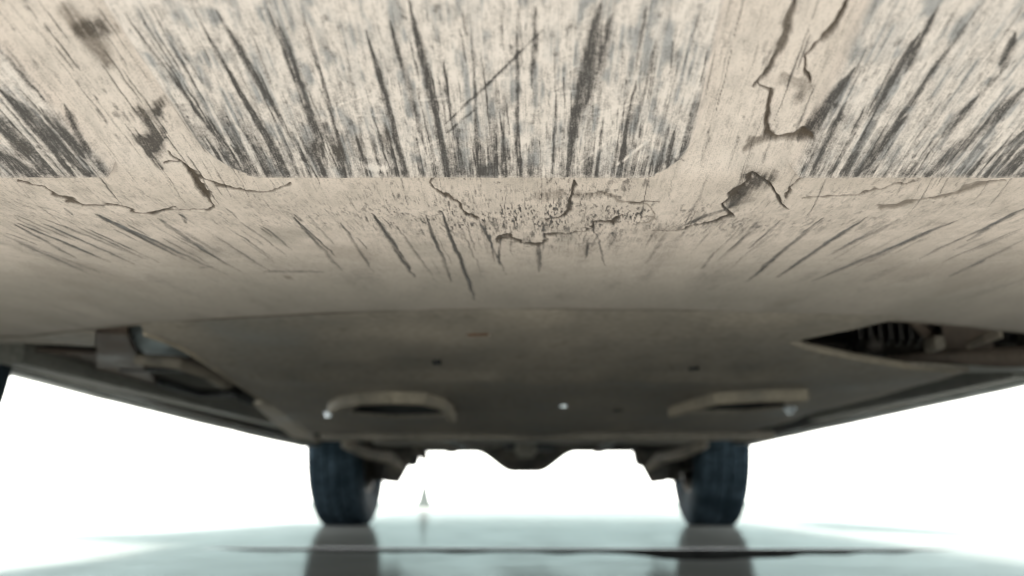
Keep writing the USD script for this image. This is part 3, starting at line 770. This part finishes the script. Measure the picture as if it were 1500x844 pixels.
tpf = np.array(tyre_profile())
tyre = trimesh.creation.revolve(np.vstack([tpf, [(.215, tpf[-1, 1] - .002)], tpf[:1]]), sections=240)
_r2 = np.hypot(tyre.vertices[:, 0], tyre.vertices[:, 1]); _an = np.round(np.arctan2(tyre.vertices[:, 1], tyre.vertices[:, 0]) / (2 * np.pi / 240)).astype(int)
_zz = tyre.vertices[:, 2]
_gr = (_r2 > .342) & (((np.abs(_zz) > .052) & ((_an + (_zz > 0) * 3) % 6 == 0)) | ((np.abs(_zz) <= .052) & ((_an + np.round(_zz * 60)) % 8 == 0)))
tyre.vertices[_gr, :2] *= ((_r2[_gr] - .007) / _r2[_gr])[:, None]
tyre.apply_transform(trimesh.transformations.rotation_matrix(np.pi / 2, [0, 1, 0]))
# sit flat on the floor, bulging a little
lowm = tyre.vertices[:, 2] < -WR + .010
tyre.vertices[lowm, 2] = -WR + .010
rimp = np.array([(.0, .02), (.05, .022), (.08, .03), (.19, .055), (.205, .09), (.214, .10), (.214, -.10), (.205, -.095), (.19, -.05), (.185, .03), (.0, .005)])
rim = trimesh.creation.revolve(rimp, sections=60); rim.apply_transform(trimesh.transformations.rotation_matrix(np.pi / 2, [0, 1, 0]))
tyre.vertices[:, 0] *= .86; rim.vertices[:, 0] *= .83
for x, y in ((-.722, AX_Y), (.734, AX_Y), (-.765, .80), (.765, .80)):
    w = xf("wheel", car, (x, y, WR - .010))
    rm = rim.copy()
    if x < 0: rm.vertices[:, 0] *= -1; rm.invert()
    obj("tyre", tyre, M["rubber"], w, smooth=25)
    obj("rim", rm, M["axle"], w)

# --- body shell (over the frame: what keeps the sky off the underside) ----
side = [(.10, .62), (.16, .80), (.45, .94), (1.15, 1.05), (1.75, 1.52), (2.2, 1.62), (3.6, 1.60), (4.35, 1.45), (4.55, 1.05), (4.62, .75), (4.60, .55), (4.45, .47), (4.25, .45), (3.4, .42), (1.0, .42), (.40, .48), (.12, .56)]
shell = m3.Manifold.extrude(m3.CrossSection([np.array(side)], m3.FillRule.EvenOdd), 1.80).rotate((90, 0, 90)).translate((-.9, 0, 0))
plan = sbox(-.9, .1, .9, 4.62).buffer(-.28).buffer(.28)
cut = m3.Manifold.extrude(m3.CrossSection([np.array(plan.exterior.coords)[:-1]], m3.FillRule.EvenOdd), 2.0)
shell = shell ^ cut
lower = m3.Manifold.cube((1.72, 4.2, .30), True).translate((0, 2.35, .42))
shell = shell - m3.Manifold.cube((1.66, 4.3, .50), True).translate((0, 2.34, .36))
for yy in (.80, AX_Y):
    shell = shell - m3.Manifold.cylinder(2.4, .41, .41, 64).rotate((0, 90, 0)).translate((-1.2, yy, .35))
body = obj("body_shell", tri(shell), M["paint"], car, smooth=30)
for s in (-1, 1):
    obj("door_skirt", tri(rbox(.09, 1.70, .14, .012, (s * .845, 2.18, .40))), M["paint"], car, smooth=30)
    wv = np.array([(1.55, 1.12), (1.95, 1.47), (2.55, 1.53), (2.58, 1.12)])
    for k_, wv in enumerate((wv, np.array([(2.66, 1.12), (2.64, 1.53), (3.55, 1.51), (3.95, 1.16)]))):
        g_ = m3.Manifold.extrude(m3.CrossSection([wv], m3.FillRule.EvenOdd), .012).rotate((90, 0, 90)).translate((s * .9 - .006, 0, 0))
        obj("side_window", tri(g_), M["window"], body, smooth=20)
